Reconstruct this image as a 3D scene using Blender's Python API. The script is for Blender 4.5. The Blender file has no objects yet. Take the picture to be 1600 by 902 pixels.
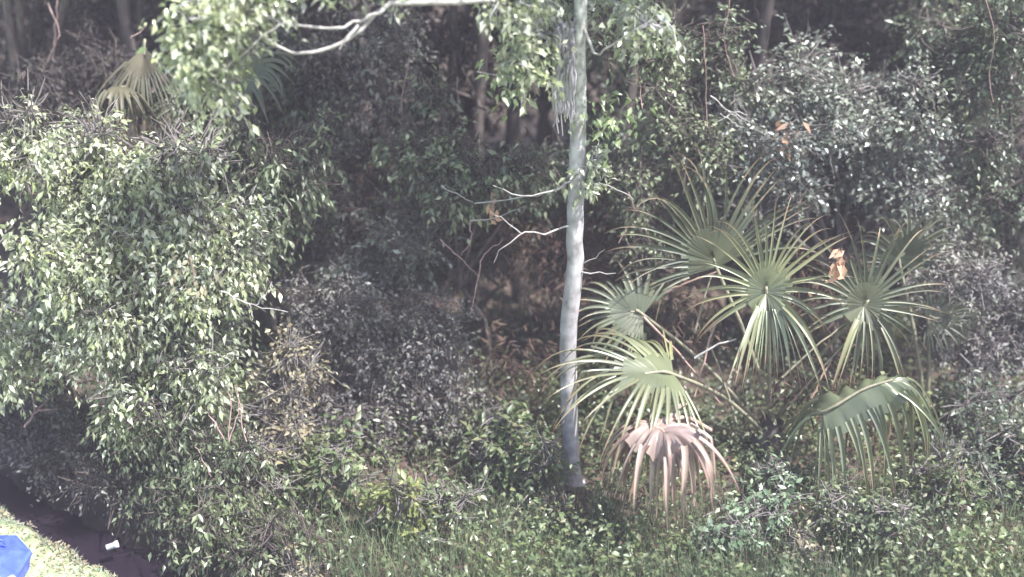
import bpy, math, random
import numpy as np
from mathutils import Vector
random.seed(7)
rng = np.random.default_rng(11)
S = bpy.context.scene
COL = S.collection
R = math.radians

# ------------------------------------------------------------------ camera
CAMZ, PITCH, FPX = 6.0, R(25), 1716.0          # metres, down tilt, focal length in photo pixels (1600 wide)
cam_d = bpy.data.cameras.new('camera')
cam = bpy.data.objects.new('camera', cam_d); COL.objects.link(cam)
cam.location = (0, 0, CAMZ); cam.rotation_euler = (R(90) - PITCH, 0, 0)
cam_d.sensor_width = 36; cam_d.lens = 36 * FPX / 1600
cam_d.clip_start = 0.1; cam_d.clip_end = 2000
S.camera = cam
cam_d.dof.use_dof = True; cam_d.dof.focus_distance = 9.15; cam_d.dof.aperture_fstop = 0.30
S.render.resolution_x = 1024; S.render.resolution_y = 577

# ------------------------------------------------------------------ light
SUN_EL, SUN_AZ = R(60), R(118)      # azimuth clockwise from +Y (the way the camera looks): high sun from the right, a little to the front
w = bpy.data.worlds.new('World'); S.world = w; w.use_nodes = True
nt = w.node_tree
sky = nt.nodes.new('ShaderNodeTexSky'); sky.sky_type = 'NISHITA'; sky.sun_disc = False
sky.sun_elevation = SUN_EL; sky.sun_rotation = SUN_AZ
sky.dust_density = 2.5; sky.air_density = 1.0
bg = nt.nodes['Background']; bg.inputs['Strength'].default_value = 0.15
nt.links.new(sky.outputs[0], bg.inputs['Color'])
sd = bpy.data.lights.new('sun', 'SUN'); sd.energy = 5.0; sd.angle = R(0.6); sd.color = (1.0, 0.985, 0.97)
sun = bpy.data.objects.new('sun', sd); COL.objects.link(sun)
sv = Vector((math.sin(SUN_AZ) * math.cos(SUN_EL), math.cos(SUN_AZ) * math.cos(SUN_EL), math.sin(SUN_EL)))
sun.rotation_euler = sv.to_track_quat('Z', 'Y').to_euler()
S.view_settings.view_transform = 'Standard'; S.view_settings.look = 'None'
S.view_settings.exposure = 1.45; S.view_settings.gamma = 1.0
S.render.engine = 'CYCLES'
S.cycles.max_bounces = 6; S.cycles.diffuse_bounces = 3; S.cycles.transmission_bounces = 3
S.cycles.volume_bounces = 0

# ------------------------------------------------------------------ helpers
cP, sP = math.cos(PITCH), math.sin(PITCH)
def P(px, py, Y):
    """a place in the world: the point at depth Y (metres ahead) on the sight line of photo pixel px, py"""
    x = (px - 800) / FPX; u = (451 - py) / FPX
    d = np.array([x, cP + u * sP, -sP + u * cP])
    return np.array([0, 0, CAMZ]) + d * (Y / d[1])
def G(px, py):
    x = (px - 800) / FPX; u = (451 - py) / FPX
    d = np.array([x, cP + u * sP, -sP + u * cP]); t = -CAMZ / d[2]
    return np.array([0, 0, CAMZ]) + d * t
def nrm(v):
    v = np.asarray(v, float)
    return v / np.maximum(np.linalg.norm(v, axis=-1, keepdims=True), 1e-9)

def new_mesh(name, V, F):
    V = np.asarray(V, np.float32); F = np.asarray(F, np.int32)
    m = bpy.data.meshes.new(name); k = F.shape[1]
    m.vertices.add(len(V)); m.vertices.foreach_set('co', V.ravel())
    m.loops.add(F.size); m.loops.foreach_set('vertex_index', F.ravel())
    m.polygons.add(len(F)); m.polygons.foreach_set('loop_start', np.arange(0, F.size, k, dtype=np.int32))
    m.update(calc_edges=True); m.validate()
    return m
def ob(name, mesh, mat=None, parent=None, smooth=False, **props):
    o = bpy.data.objects.new(name, mesh); COL.objects.link(o)
    if mat and mesh and not mesh.materials: mesh.materials.append(mat)
    if parent: o.parent = parent
    if smooth and mesh: mesh.shade_smooth()
    for k, v in props.items(): o[k] = v
    return o
def thing(name, label, cat, loc=(0, 0, 0), group=None):
    o = bpy.data.objects.new(name, None); COL.objects.link(o); o.location = loc
    o.empty_display_size = 0.1
    o['label'] = label; o['category'] = cat
    if group: o['group'] = group
    return o

class Tubes:
    def __init__(s): s.V = []; s.F = []; s.n = 0
    def add(s, pts, rad, sides=5, jit=0.0):
        pts = np.asarray(pts, float); k = len(pts)
        rad = np.linspace(rad[0], rad[1], k) if len(rad) == 2 and k != 2 else np.asarray(rad, float)
        t = np.gradient(pts, axis=0); t = nrm(t)
        ref = np.array([0.31, 0.17, 0.93]) if abs(t[0, 2]) < .8 else np.array([0.9, 0.4, 0.1])
        a = nrm(np.cross(t, ref)); b = np.cross(t, a)
        ph = np.arange(sides) * 2 * math.pi / sides
        rr = rad[:, None] * (1 + jit * rng.uniform(-1, 1, (k, sides)))
        ring = pts[:, None, :] + rr[..., None] * (np.cos(ph)[None, :, None] * a[:, None, :] + np.sin(ph)[None, :, None] * b[:, None, :])
        s.V.append(ring.reshape(-1, 3))
        i = np.arange(k - 1)[:, None] * sides; j = np.arange(sides)[None, :]; j2 = (j + 1) % sides
        f = np.stack([i + j, i + j2, i + sides + j2, i + sides + j], -1).reshape(-1, 4) + s.n
        s.F.append(f); s.n += k * sides
    def mesh(s, name): return new_mesh(name, np.concatenate(s.V), np.concatenate(s.F))
def spline(pts, n):
    pts = np.asarray(pts, float); k = len(pts)
    if k == 2: return pts[0] + (pts[1] - pts[0]) * np.linspace(0, 1, n)[:, None]
    e = np.vstack([2 * pts[0] - pts[1], pts, 2 * pts[-1] - pts[-2]]); out = []
    for u in np.linspace(0, k - 1 - 1e-6, n):
        i = int(u); f = u - i; p0, p1, p2, p3 = e[i:i + 4]
        out.append(.5 * ((2 * p1) + (p2 - p0) * f + (2 * p0 - 5 * p1 + 4 * p2 - p3) * f * f + (3 * p1 - p0 - 3 * p2 + p3) * f ** 3))
    return np.array(out)
def wob(pts, a):
    q = np.array(pts, float); q[1:-1] += rng.normal(0, a, q[1:-1].shape); return q

class Leaves:
    """many small folded leaves: base, two shoulders, a sunk midrib point and a tip"""
    def __init__(s): s.a = []
    def add(s, pos, d, n, L, W, fold=.18):
        N = len(pos); d = nrm(d); n = n - (n * d).sum(1)[:, None] * d; n = nrm(n); sd_ = np.cross(d, n)
        L = np.broadcast_to(L, N)[:, None]; W = np.broadcast_to(W, N)[:, None]
        m = pos + d * L * .42
        V = np.stack([pos, m + sd_ * W * .5 + n * W * fold, m, m - sd_ * W * .5 + n * W * fold, pos + d * L - n * L * .12], 1)
        s.a.append(V.astype(np.float32))
    def count(s): return sum(len(x) for x in s.a)
    def mesh(s, name):
        V = np.concatenate(s.a); N = len(V)
        f = np.array([[0, 1, 2], [0, 2, 3], [1, 4, 2], [2, 4, 3]])
        F = (np.arange(N)[:, None, None] * 5 + f[None]).reshape(-1, 3)
        return new_mesh(name, V.reshape(-1, 3), F)

def spray(Lv, blob, nclump, per, L, W, droop=.5, spread=.22, twigs=None, flat=.6, shell=.45, lo=0.0):
    """leafy twigs spread through an ellipsoid (centre, radii)"""
    c, r = np.asarray(blob[0], float), np.asarray(blob[1], float)
    u = nrm(rng.normal(size=(nclump, 3))); rad = rng.uniform(0, 1, nclump) ** shell
    bump = 1 + .22 * np.sin(u[:, 0] * 5 + c[0] * 3) * np.cos(u[:, 2] * 6 + c[2] * 2) + rng.normal(0, .07, nclump)
    cc = c + u * r * (rad * bump)[:, None]
    if lo: cc[:, 2] = np.maximum(cc[:, 2], lo)
    td = nrm(u * .8 + rng.normal(0, .7, (nclump, 3)) + np.array([0, 0, -.25 * droop]))
    ln = spread * rng.uniform(.5, 1.5, nclump)
    k = np.linspace(0, 1, per)
    pos = cc[:, None, :] + td[:, None, :] * (ln[:, None] * k[None, :])[..., None]
    pos[..., 2] -= droop * (ln[:, None] * k[None, :] ** 2) * .6
    pos += rng.normal(0, .012 + spread * .06, pos.shape)
    side = nrm(np.cross(td, [0, 0, 1.0]) + 1e-3)
    sg = np.where(np.arange(per) % 2 == 0, 1, -1)
    d = td[:, None, :] * .6 + side[:, None, :] * sg[None, :, None] * .7 + rng.normal(0, .45, pos.shape)
    d[..., 2] -= droop
    n = rng.normal(0, flat, pos.shape); n[..., 2] += 1
    sc = rng.uniform(.5, 1.35, pos.shape[:2]) * rng.uniform(.8, 1.2, nclump)[:, None]
    Lv.add(pos.reshape(-1, 3), d.reshape(-1, 3), n.reshape(-1, 3), (L * sc).ravel(), (W * sc).ravel())
    if twigs is not None:
        for i in range(0, nclump, max(1, nclump // 8)):
            a = cc[i] - td[i] * ln[i] * 1.2; e = pos[i, -1]
            twigs.add([c, (c + a) / 2 + rng.normal(0, .03, 3), a, cc[i], e], [.007, .006, .005, .0035, .002], 3)
    return cc

# ------------------------------------------------------------------ materials
def base_mat(name):
    m = bpy.data.materials.new(name); m.use_nodes = True
    return m, m.node_tree, m.node_tree.nodes['Principled BSDF']
def ramp(nt, cols, pos=None):
    r = nt.nodes.new('ShaderNodeValToRGB'); e = r.color_ramp.elements
    while len(e) < len(cols): e.new(.5)
    for i, c in enumerate(cols):
        e[i].position = pos[i] if pos else i / (len(cols) - 1); e[i].color = (*c, 1)
    return r
def leaf_mat(name, cols, rough=.42, trans=.28, spec=.5, tip=None, obj_random=False):
    m, nt, b = base_mat(name); N = nt.nodes; K = nt.links
    if obj_random: src = N.new('ShaderNodeObjectInfo').outputs['Random']
    else: src = N.new('ShaderNodeNewGeometry').outputs['Random Per Island']
    r = ramp(nt, cols); K.new(src, r.inputs[0])
    tc = N.new('ShaderNodeTexCoord'); no = N.new('ShaderNodeTexNoise'); no.inputs['Scale'].default_value = 1.7
    no.inputs['Detail'].default_value = 4; K.new(tc.outputs['Object'], no.inputs['Vector'])
    mx = N.new('ShaderNodeMix'); mx.data_type = 'RGBA'; mx.blend_type = 'MULTIPLY'; mx.inputs[0].default_value = .8
    r2 = ramp(nt, [(.6, .62, .66), (1.0, 1.0, .92), (1.35, 1.3, 1.1)], [.32, .5, .68]); K.new(no.outputs[0], r2.inputs[0])
    K.new(r.outputs[0], mx.inputs[6]); K.new(r2.outputs[0], mx.inputs[7])
    out = mx.outputs[2]
    if tip:       # dry brown leaflet ends and blotches, as on the real blades
        at = N.new('ShaderNodeAttribute'); at.attribute_name = 'along'
        n2 = N.new('ShaderNodeTexNoise'); n2.inputs['Scale'].default_value = 23; n2.inputs['Detail'].default_value = 3; K.new(tc.outputs['Object'], n2.inputs['Vector'])
        ad = N.new('ShaderNodeMath'); ad.operation = 'MULTIPLY_ADD'; K.new(n2.outputs[0], ad.inputs[0]); ad.inputs[1].default_value = 1.5; K.new(at.outputs['Fac'], ad.inputs[2])
        r3 = ramp(nt, [(0, 0, 0), (1, 1, 1)], [.80, .98]); sb = N.new('ShaderNodeMath'); sb.operation = 'MULTIPLY'; sb.inputs[1].default_value = .62; K.new(ad.outputs[0], sb.inputs[0]); K.new(sb.outputs[0], r3.inputs[0])
        m3 = N.new('ShaderNodeMix'); m3.data_type = 'RGBA'; K.new(r3.outputs[0], m3.inputs[0]); K.new(out, m3.inputs[6]); m3.inputs[7].default_value = (*tip, 1); out = m3.outputs[2]
    K.new(out, b.inputs['Base Color'])
    b.inputs['Roughness'].default_value = rough; b.inputs['Specular IOR Level'].default_value = spec
    tr = N.new('ShaderNodeBsdfTranslucent'); K.new(out, tr.inputs[0])
    ms = N.new('ShaderNodeMixShader'); ms.inputs[0].default_value = trans
    K.new(b.outputs[0], ms.inputs[1]); K.new(tr.outputs[0], ms.inputs[2])
    K.new(ms.outputs[0], N['Material Output'].inputs[0])
    return m
def noise_mat(name, cols, scale=8, stretch=(1, 1, 1), rough=.8, bump=.3, detail=6, pos=None, spec=.3):
    m, nt, b = base_mat(name); N = nt.nodes; K = nt.links
    tc = N.new('ShaderNodeTexCoord'); mp = N.new('ShaderNodeMapping'); mp.inputs['Scale'].default_value = stretch
    K.new(tc.outputs['Object'], mp.inputs[0])
    no = N.new('ShaderNodeTexNoise'); no.inputs['Scale'].default_value = scale; no.inputs['Detail'].default_value = detail
    no.inputs['Roughness'].default_value = .65
    K.new(mp.outputs[0], no.inputs['Vector'])
    r = ramp(nt, cols, pos or [.3 + .4 * i / (len(cols) - 1) for i in range(len(cols))]); K.new(no.outputs[0], r.inputs[0])
    K.new(r.outputs[0], b.inputs['Base Color'])
    b.inputs['Roughness'].default_value = rough; b.inputs['Specular IOR Level'].default_value = spec
    bp = N.new('ShaderNodeBump'); bp.inputs['Strength'].default_value = bump; bp.inputs['Distance'].default_value = .01
    K.new(no.outputs[0], bp.inputs['Height']); K.new(bp.outputs[0], b.inputs['Normal'])
    return m

M = {}
M['leaf_bright'] = leaf_mat('leaf_bright', [(.16, .19, .11), (.25, .29, .18), (.34, .37, .26), (.50, .51, .46), (.29, .34, .14)], rough=.28, trans=.35, spec=.8)  # palest tones put sun glints into the leaf colour
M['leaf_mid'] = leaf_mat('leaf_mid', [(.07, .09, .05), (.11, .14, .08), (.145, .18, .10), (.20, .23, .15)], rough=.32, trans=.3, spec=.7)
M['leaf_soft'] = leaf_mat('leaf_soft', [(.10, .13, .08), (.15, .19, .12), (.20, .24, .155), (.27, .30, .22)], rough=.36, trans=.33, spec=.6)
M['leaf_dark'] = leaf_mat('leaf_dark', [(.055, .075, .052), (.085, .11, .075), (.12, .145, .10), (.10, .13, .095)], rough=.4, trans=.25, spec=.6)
M['leaf_glint'] = leaf_mat('leaf_glint', [(.10, .12, .10), (.135, .155, .13), (.17, .19, .165), (.25, .26, .26), (.11, .15, .10)], rough=.38, trans=.25, spec=.9)
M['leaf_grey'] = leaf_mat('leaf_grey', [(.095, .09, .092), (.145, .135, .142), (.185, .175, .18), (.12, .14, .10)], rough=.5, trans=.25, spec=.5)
M['leaf_far'] = leaf_mat('leaf_far', [(.020, .015, .020), (.038, .030, .035), (.034, .040, .034), (.055, .038, .038)], rough=.6, trans=.2, spec=.3)  # purplish shade of the wood interior put into the leaf colour
M['leaf_rust'] = leaf_mat('leaf_rust', [(.035, .022, .022), (.065, .038, .034), (.10, .068, .052), (.06, .05, .04)], rough=.7, trans=.2, spec=.2)
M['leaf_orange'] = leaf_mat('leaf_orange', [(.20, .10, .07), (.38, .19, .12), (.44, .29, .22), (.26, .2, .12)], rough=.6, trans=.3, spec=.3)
M['leaf_tan'] = leaf_mat('leaf_tan', [(.16, .13, .09), (.26, .22, .15), (.34, .31, .24), (.14, .15, .08)], rough=.45, trans=.3, spec=.5)
M['leaf_olive'] = leaf_mat('leaf_olive', [(.06, .09, .04), (.095, .135, .06), (.145, .18, .085), (.15, .14, .085)], rough=.45, trans=.3, spec=.5)
M['leaf_yellow'] = leaf_mat('leaf_yellow', [(.13, .17, .06), (.19, .22, .08), (.27, .28, .12), (.13, .16, .06)], rough=.45, trans=.4, spec=.5)
M['leaf_mint'] = leaf_mat('leaf_mint', [(.09, .15, .09), (.14, .21, .13), (.22, .29, .20), (.34, .39, .31)], rough=.35, trans=.35, spec=.8)
M['grass'] = leaf_mat('grass', [(.09, .135, .075), (.135, .185, .105), (.18, .23, .145), (.17, .17, .12)], rough=.5, trans=.35, spec=.4)
M['lawn_grass'] = leaf_mat('lawn_grass', [(.20, .31, .19), (.31, .41, .30), (.46, .52, .44), (.42, .41, .37)], rough=.45, trans=.3, spec=.5)
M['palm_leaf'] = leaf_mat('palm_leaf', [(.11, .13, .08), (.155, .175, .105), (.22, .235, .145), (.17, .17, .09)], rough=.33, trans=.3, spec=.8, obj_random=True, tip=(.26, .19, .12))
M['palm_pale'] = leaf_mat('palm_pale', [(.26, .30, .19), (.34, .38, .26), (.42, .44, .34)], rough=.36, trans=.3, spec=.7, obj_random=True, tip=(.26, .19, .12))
M['palm_shaded'] = leaf_mat('palm_shaded', [(.07, .085, .058), (.10, .115, .075), (.125, .13, .085)], rough=.45, trans=.25, spec=.5, obj_random=True, tip=(.26, .19, .12))  # dimmer copy of palm_leaf, shade put into the frond colour
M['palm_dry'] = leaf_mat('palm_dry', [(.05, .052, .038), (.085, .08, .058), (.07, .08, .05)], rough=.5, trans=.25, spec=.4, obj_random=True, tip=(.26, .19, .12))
M['palm_dead'] = leaf_mat('palm_dead', [(.19, .125, .105), (.28, .19, .17), (.37, .28, .26), (.25, .18, .15), (.44, .36, .34)], rough=.42, trans=.2, spec=.6, obj_random=True)
M['bark_pale'] = noise_mat('bark_pale', [(.20, .20, .19), (.36, .35, .36), (.50, .49, .51)], 14, (1, 1, .35), .75, .5)
M['bark_lichen'] = noise_mat('bark_lichen', [(.10, .15, .08), (.22, .27, .17), (.40, .41, .38)], 16, (1, 1, .5), .85, .5)
M['bark_dark'] = noise_mat('bark_dark', [(.035, .028, .028), (.08, .065, .06), (.14, .12, .11)], 20, (1, 1, .25), .9, .6)
M['bark_grey'] = noise_mat('bark_grey', [(.08, .07, .065), (.14, .125, .12), (.21, .19, .185)], 30, (1, 1, .4), .8, .3)
M['twig_pale'] = noise_mat('twig_pale', [(.17, .155, .15), (.29, .27, .26), (.41, .39, .39)], 20, (1, 1, 1), .7, .2)
M['twig_red'] = noise_mat('twig_red', [(.16, .10, .09), (.26, .17, .16), (.34, .26, .25)], 20, (1, 1, 1), .8, .2)
M['moss'] = noise_mat('moss', [(.15, .15, .14), (.27, .26, .28), (.38, .36, .38)], 30, (1, 1, .3), .9, .3)

# ------------------------------------------------------------------ the ground, the ditch and the lawn
DA, DB = G(-10, 744), G(300, 905)                     # far and near ends of the ditch in view
dd = nrm((DB - DA)[:2]); dn = np.array([dd[1], -dd[0]])       # dn points to the lawn side
if dn[1] > 0: dn = -dn
def ditch_dist(x, y): return (x - DA[0]) * dn[0] + (y - DA[1]) * dn[1]     # + lawn side, - wood side
def H(x, y):
    x = np.asarray(x, float); y = np.asarray(y, float)
    z = .05 * np.sin(x * 1.3 + .4) * np.cos(y * 1.1) + .03 * np.sin(x * 3.1 + y * 2.3)
    s = ditch_dist(x, y) + .05 * np.sin((x + y) * 4) + .035 * np.sin(x * 11 - y * 5)
    wood = 1 / (1 + np.exp((s + .4) * 9))
    z = z * wood + .16 * wood
    z = z - .42 * np.exp(-(s / .27) ** 4)
    z = z + .12 * np.clip((y - 9.5) / 4, 0, 3)
    return z
def sheet(xs, ys, f):
    X, Y = np.meshgrid(xs, ys); Z = f(X, Y)
    V = np.stack([X, Y, Z], -1).reshape(-1, 3); nx = len(xs); ny = len(ys)
    i = (np.arange(ny - 1)[:, None] * nx + np.arange(nx - 1)[None, :]).ravel()
    return V, np.stack([i, i + 1, i + nx + 1, i + nx], -1)
xs = np.unique(np.concatenate([-np.geomspace(12, 900, 14), np.arange(-12, 12.01, .09), np.geomspace(12, 900, 14)]))
ys = np.unique(np.concatenate([-np.geomspace(3, 500, 10), np.arange(-3, 4, .5), np.arange(4, 12, .08), np.arange(12, 20, .4), np.geomspace(20, 1500, 14)]))
V, F = sheet(xs, ys, lambda X, Y: H(X, Y) + rng.normal(0, .008, X.shape))
m, nt, b = base_mat('soil'); N = nt.nodes; K = nt.links
geo = N.new('ShaderNodeNewGeometry'); sep = N.new('ShaderNodeSeparateXYZ'); K.new(geo.outputs['Position'], sep.inputs[0])
def mth(op, a, b_=None):
    n = N.new('ShaderNodeMath'); n.operation = op
    for i, v in enumerate((a, b_)):
        if v is None: continue
        if isinstance(v, (int, float)): n.inputs[i].default_value = v
        else: K.new(v, n.inputs[i])
    return n.outputs[0]
sdist = mth('ADD', mth('MULTIPLY', mth('SUBTRACT', sep.outputs[0], float(DA[0])), float(dn[0])), mth('MULTIPLY', mth('SUBTRACT', sep.outputs[1], float(DA[1])), float(dn[1])))
n1 = N.new('ShaderNodeTexNoise'); n1.inputs['Scale'].default_value = 9; n1.inputs['Detail'].default_value = 8; K.new(geo.outputs['Position'], n1.inputs['Vector'])
n2 = N.new('ShaderNodeTexNoise'); n2.inputs['Scale'].default_value = 1.1; n2.inputs['Detail'].default_value = 5; K.new(geo.outputs['Position'], n2.inputs['Vector'])
side = mth('ADD', sdist, mth('MULTIPLY', mth('SUBTRACT', n1.outputs[0], .5), .35))
lawnf = ramp(nt, [(0, 0, 0), (1, 1, 1)], [.14, .3]); K.new(side, lawnf.inputs[0])
wc = ramp(nt, [(.025, .018, .018), (.06, .035, .028), (.09, .07, .05), (.05, .055, .03)], [.25, .45, .6, .75]); K.new(n1.outputs[0], wc.inputs[0])
lc = ramp(nt, [(.16, .17, .10), (.30, .36, .18), (.42, .44, .30)], [.3, .5, .7]); K.new(n1.outputs[0], lc.inputs[0])
mx = N.new('ShaderNodeMix'); mx.data_type = 'RGBA'; K.new(lawnf.outputs[0], mx.inputs[0]); K.new(wc.outputs[0], mx.inputs[6]); K.new(lc.outputs[0], mx.inputs[7])
mud_shade = ramp(nt, [(1, 1, 1), (.14, .11, .14), (.14, .11, .14), (1, 1, 1)], [.0, .25, .65, .9])  # muddy ditch bed, its shade put into the colour too
K.new(mth('ADD', sdist, .45), mud_shade.inputs[0])
mx2 = N.new('ShaderNodeMix'); mx2.data_type = 'RGBA'; mx2.blend_type = 'MULTIPLY'; mx2.inputs[0].default_value = 1
K.new(mx.outputs[2], mx2.inputs[6]); K.new(mud_shade.outputs[0], mx2.inputs[7]); K.new(mx2.outputs[2], b.inputs['Base Color'])
b.inputs['Roughness'].default_value = .9
bp = N.new('ShaderNodeBump'); bp.inputs['Strength'].default_value = .6; bp.inputs['Distance'].default_value = .03
K.new(n1.outputs[0], bp.inputs['Height']); K.new(bp.outputs[0], b.inputs['Normal'])
ob('ground', new_mesh('ground', V, F), m, smooth=True, kind='structure')
# still dark water lying in the ditch
m, nt, b = base_mat('ditch_water'); b.inputs['Base Color'].default_value = (.012, .008, .014, 1); b.inputs['Roughness'].default_value = .12
b.inputs['Specular IOR Level'].default_value = .1
tn = nt.nodes.new('ShaderNodeTexNoise'); tn.inputs['Scale'].default_value = 14; bp = nt.nodes.new('ShaderNodeBump'); bp.inputs['Strength'].default_value = .15
nt.links.new(tn.outputs[0], bp.inputs['Height']); nt.links.new(bp.outputs[0], b.inputs['Normal'])
c0 = DA[:2] - dd * 6; c1 = DA[:2] + dd * 14; wv = []
for i in range(41):
    p = c0 + (c1 - c0) * i / 40
    for j in range(5): q = p + dn * (-.36 + .18 * j); wv.append((q[0], q[1], -.22))
wf = [(i * 5 + j, i * 5 + j + 1, i * 5 + j + 6, i * 5 + j + 5) for i in range(40) for j in range(4)]
ob('ditch_water', new_mesh('ditch_water', wv, wf), m, kind='structure')

# lawn: short grass blades, thick by the ditch where the photograph shows them
def blades(n, fx, hmin, hmax, wid, lean=.35):
    x, y = fx(n); n = len(x); z = H(x, y)
    a = rng.uniform(0, 2 * math.pi, n); h = rng.uniform(hmin, hmax, n)
    p = np.stack([x, y, z - .01], -1); s_ = np.stack([np.cos(a), np.sin(a), 0 * a], -1) * wid * .5
    ln = nrm(rng.normal(size=(n, 3))) * [1, 1, 0] * (h * lean)[:, None]
    mid = p + ln * .35 + np.array([0, 0, 1]) * (h * .6)[:, None]; tip = p + ln * 1.3 + np.array([0, 0, 1]) * h[:, None]
    V = np.stack([p - s_, p + s_, mid + s_ * .7, mid - s_ * .7, tip], 1)
    f = np.array([[0, 1, 2], [0, 2, 3], [3, 2, 4]])
    return V.reshape(-1, 3), (np.arange(n)[:, None, None] * 5 + f[None]).reshape(-1, 3)
def lawn_xy(n):
    x = rng.uniform(-7, -1.5, n); y = rng.uniform(5, 9.6, n); s = ditch_dist(x, y)
    edge = .2 + .12 * np.sin(x * 7) + .08 * np.sin(y * 17)
    k = (s > edge) & (s < 2.6) & ((s > edge + .35) | (rng.uniform(size=n) < .45)); return x[k], y[k]
V, F = blades(120000, lawn_xy, .02, .055, .008, .9)
ob('grass', new_mesh('lawn_grass', V, F), M['lawn_grass'], kind='stuff', label='pale sunlit mown grass of the lawn beside the dark ditch', category='grass')

# ------------------------------------------------------------------ trees and shrubs
lv = Leaves(); n_ = 9000; q_ = rng.uniform(-3, 9, n_); s_d = rng.normal(.32, .16, n_)
pp = DA[:2] + dd * q_[:, None] + dn * s_d[:, None]; keep = (s_d > .12) & (np.sin(q_ * 5) + rng.normal(0, .7, n_) > -.3); pp = pp[keep]; k_ = len(pp)
lv.add(np.stack([pp[:, 0], pp[:, 1], H(pp[:, 0], pp[:, 1]) + rng.uniform(.005, .04, k_)], -1), rng.normal(0, 1, (k_, 3)) * [1, 1, .3], rng.normal(0, .4, (k_, 3)) + [0, 0, 1], rng.uniform(.02, .06, k_), rng.uniform(.01, .028, k_))
ob('leaf_litter', lv.mesh('bank_litter'), M['leaf_tan'], kind='stuff', label='tan fallen leaves and dry bits strewn along the lawn side bank of the ditch', category='leaf litter')

def tree(name, label, cat, base, blobs, mat, bark, leaf=(.075, .034), dens=1.0, droop=.5, trunk_r=.05, stems=1, spread=.22,
         flat=.6, shell=.45, group=None, crown_name='crown', twig_mat=None, sub=7):
    """trunk(s) and limbs that run out to every clump of the crown, and a crown of many single leaves"""
    base = np.array(base, float); base[2] = float(H(base[0], base[1])) - .03
    t = thing(name, label, cat, tuple(base), group)
    lv, tb, lm = Leaves(), Tubes(), Tubes()
    cen = np.mean([np.asarray(b_[0]) for b_ in blobs], 0)
    fork = base + (cen - base) * .45; fork[:2] = base[:2] + (cen - base)[:2] * .3
    for s in range(stems):
        off = rng.normal(0, .06 + .05 * stems, 3) * [1, 1, 0]
        tb.add(wob(spline([base + off * .1, (base + fork) / 2 + off * 1.5, fork + off * .2], 8), .012) - base, (trunk_r, trunk_r * .62), 7, .12)
    for bc, br in [(np.asarray(b_[0], float), np.asarray(b_[1], float)) for b_ in blobs]:
        mid = (fork + bc) / 2 + rng.normal(0, .08, 3)
        lm.add(wob(spline([fork, mid, bc], 7), .015) - base, (trunk_r * .6, trunk_r * .25), 5, .1)
        for _ in range(5):
            e = bc + nrm(rng.normal(size=3)) * br * .85
            lm.add(wob(spline([bc + (mid - bc) * .2, (bc + e) / 2 + rng.normal(0, .04, 3), e], 6), .012) - base, (trunk_r * .24 + .003, .004), 4)
        vol = float(np.prod(br)) ** (2 / 3)
        n = int(330 * dens * vol / .35)
        ns = sub if br.max() > .24 else 3
        for q in range(ns):
            sc_ = bc - base + nrm(rng.normal(size=3)) * br * rng.uniform(.35, 1.0); sr = br * rng.uniform(.28, .5, 3)
            lm.add(wob(spline([bc - base, (bc - base + sc_) / 2 + rng.normal(0, .03, 3), sc_], 5), .01), (trunk_r * .2 + .004, .004), 4)
            spray(lv, (sc_, sr), max(int(n / ns * rng.uniform(.6, 1.4)), 6), 9, leaf[0], leaf[1], droop, spread, lm, flat, shell, lo=.03)
    ob('trunk', tb.mesh('trunk'), bark, t, True); ob('branches', lm.mesh('branches'), twig_mat or bark, t, True)
    ob(crown_name, lv.mesh('crown'), mat, t)
    return t
def blob(px, py, Y, rx, ry, rz): return (P(px, py, Y), (rx, ry, rz))
def foot(px, Y): p = P(px, 451, Y); return np.array([p[0] * (math.hypot(Y, CAMZ) / np.linalg.norm(p - [0, 0, CAMZ])) ** 0, Y, 0])
def gx(px, Y):
    """ground point at depth Y whose picture column is px"""
    u = -CAMZ; # solve for t with z = 0 at depth Y
    # camera space: forward = Y*cP + CAMZ*sP
    return np.array([(px - 800) / FPX * (Y * cP + CAMZ * sP), Y, 0.0])

# the big sunlit broadleaf at left
tree('broadleaf_tree', 'big sunlit broadleaf tree with drooping leaves coloured pale for sun glints at left, beside the ditch', 'tree', gx(190, 8.9),
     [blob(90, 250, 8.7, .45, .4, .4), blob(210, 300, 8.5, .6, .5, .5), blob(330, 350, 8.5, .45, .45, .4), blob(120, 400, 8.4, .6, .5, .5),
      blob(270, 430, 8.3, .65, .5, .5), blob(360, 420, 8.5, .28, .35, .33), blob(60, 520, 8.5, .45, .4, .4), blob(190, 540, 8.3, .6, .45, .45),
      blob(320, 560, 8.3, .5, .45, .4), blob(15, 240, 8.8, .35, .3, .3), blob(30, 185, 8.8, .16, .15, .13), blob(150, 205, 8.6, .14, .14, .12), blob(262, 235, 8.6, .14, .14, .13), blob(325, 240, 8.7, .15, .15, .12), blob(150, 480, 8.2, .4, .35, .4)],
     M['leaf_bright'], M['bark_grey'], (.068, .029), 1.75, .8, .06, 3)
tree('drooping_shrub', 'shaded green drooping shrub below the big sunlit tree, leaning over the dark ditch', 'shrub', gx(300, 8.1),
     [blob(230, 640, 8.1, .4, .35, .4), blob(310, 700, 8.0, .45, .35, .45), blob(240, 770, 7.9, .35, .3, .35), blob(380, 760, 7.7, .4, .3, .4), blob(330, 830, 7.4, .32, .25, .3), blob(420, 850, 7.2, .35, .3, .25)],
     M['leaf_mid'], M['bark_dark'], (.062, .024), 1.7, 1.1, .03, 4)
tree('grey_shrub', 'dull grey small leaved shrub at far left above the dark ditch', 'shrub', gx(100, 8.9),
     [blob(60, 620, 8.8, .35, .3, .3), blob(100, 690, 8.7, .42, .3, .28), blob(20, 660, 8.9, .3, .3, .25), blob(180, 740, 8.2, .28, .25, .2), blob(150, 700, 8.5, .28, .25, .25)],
     M['leaf_grey'], M['bark_dark'], (.045, .02), 1.7, .4, .015, 5)
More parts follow.
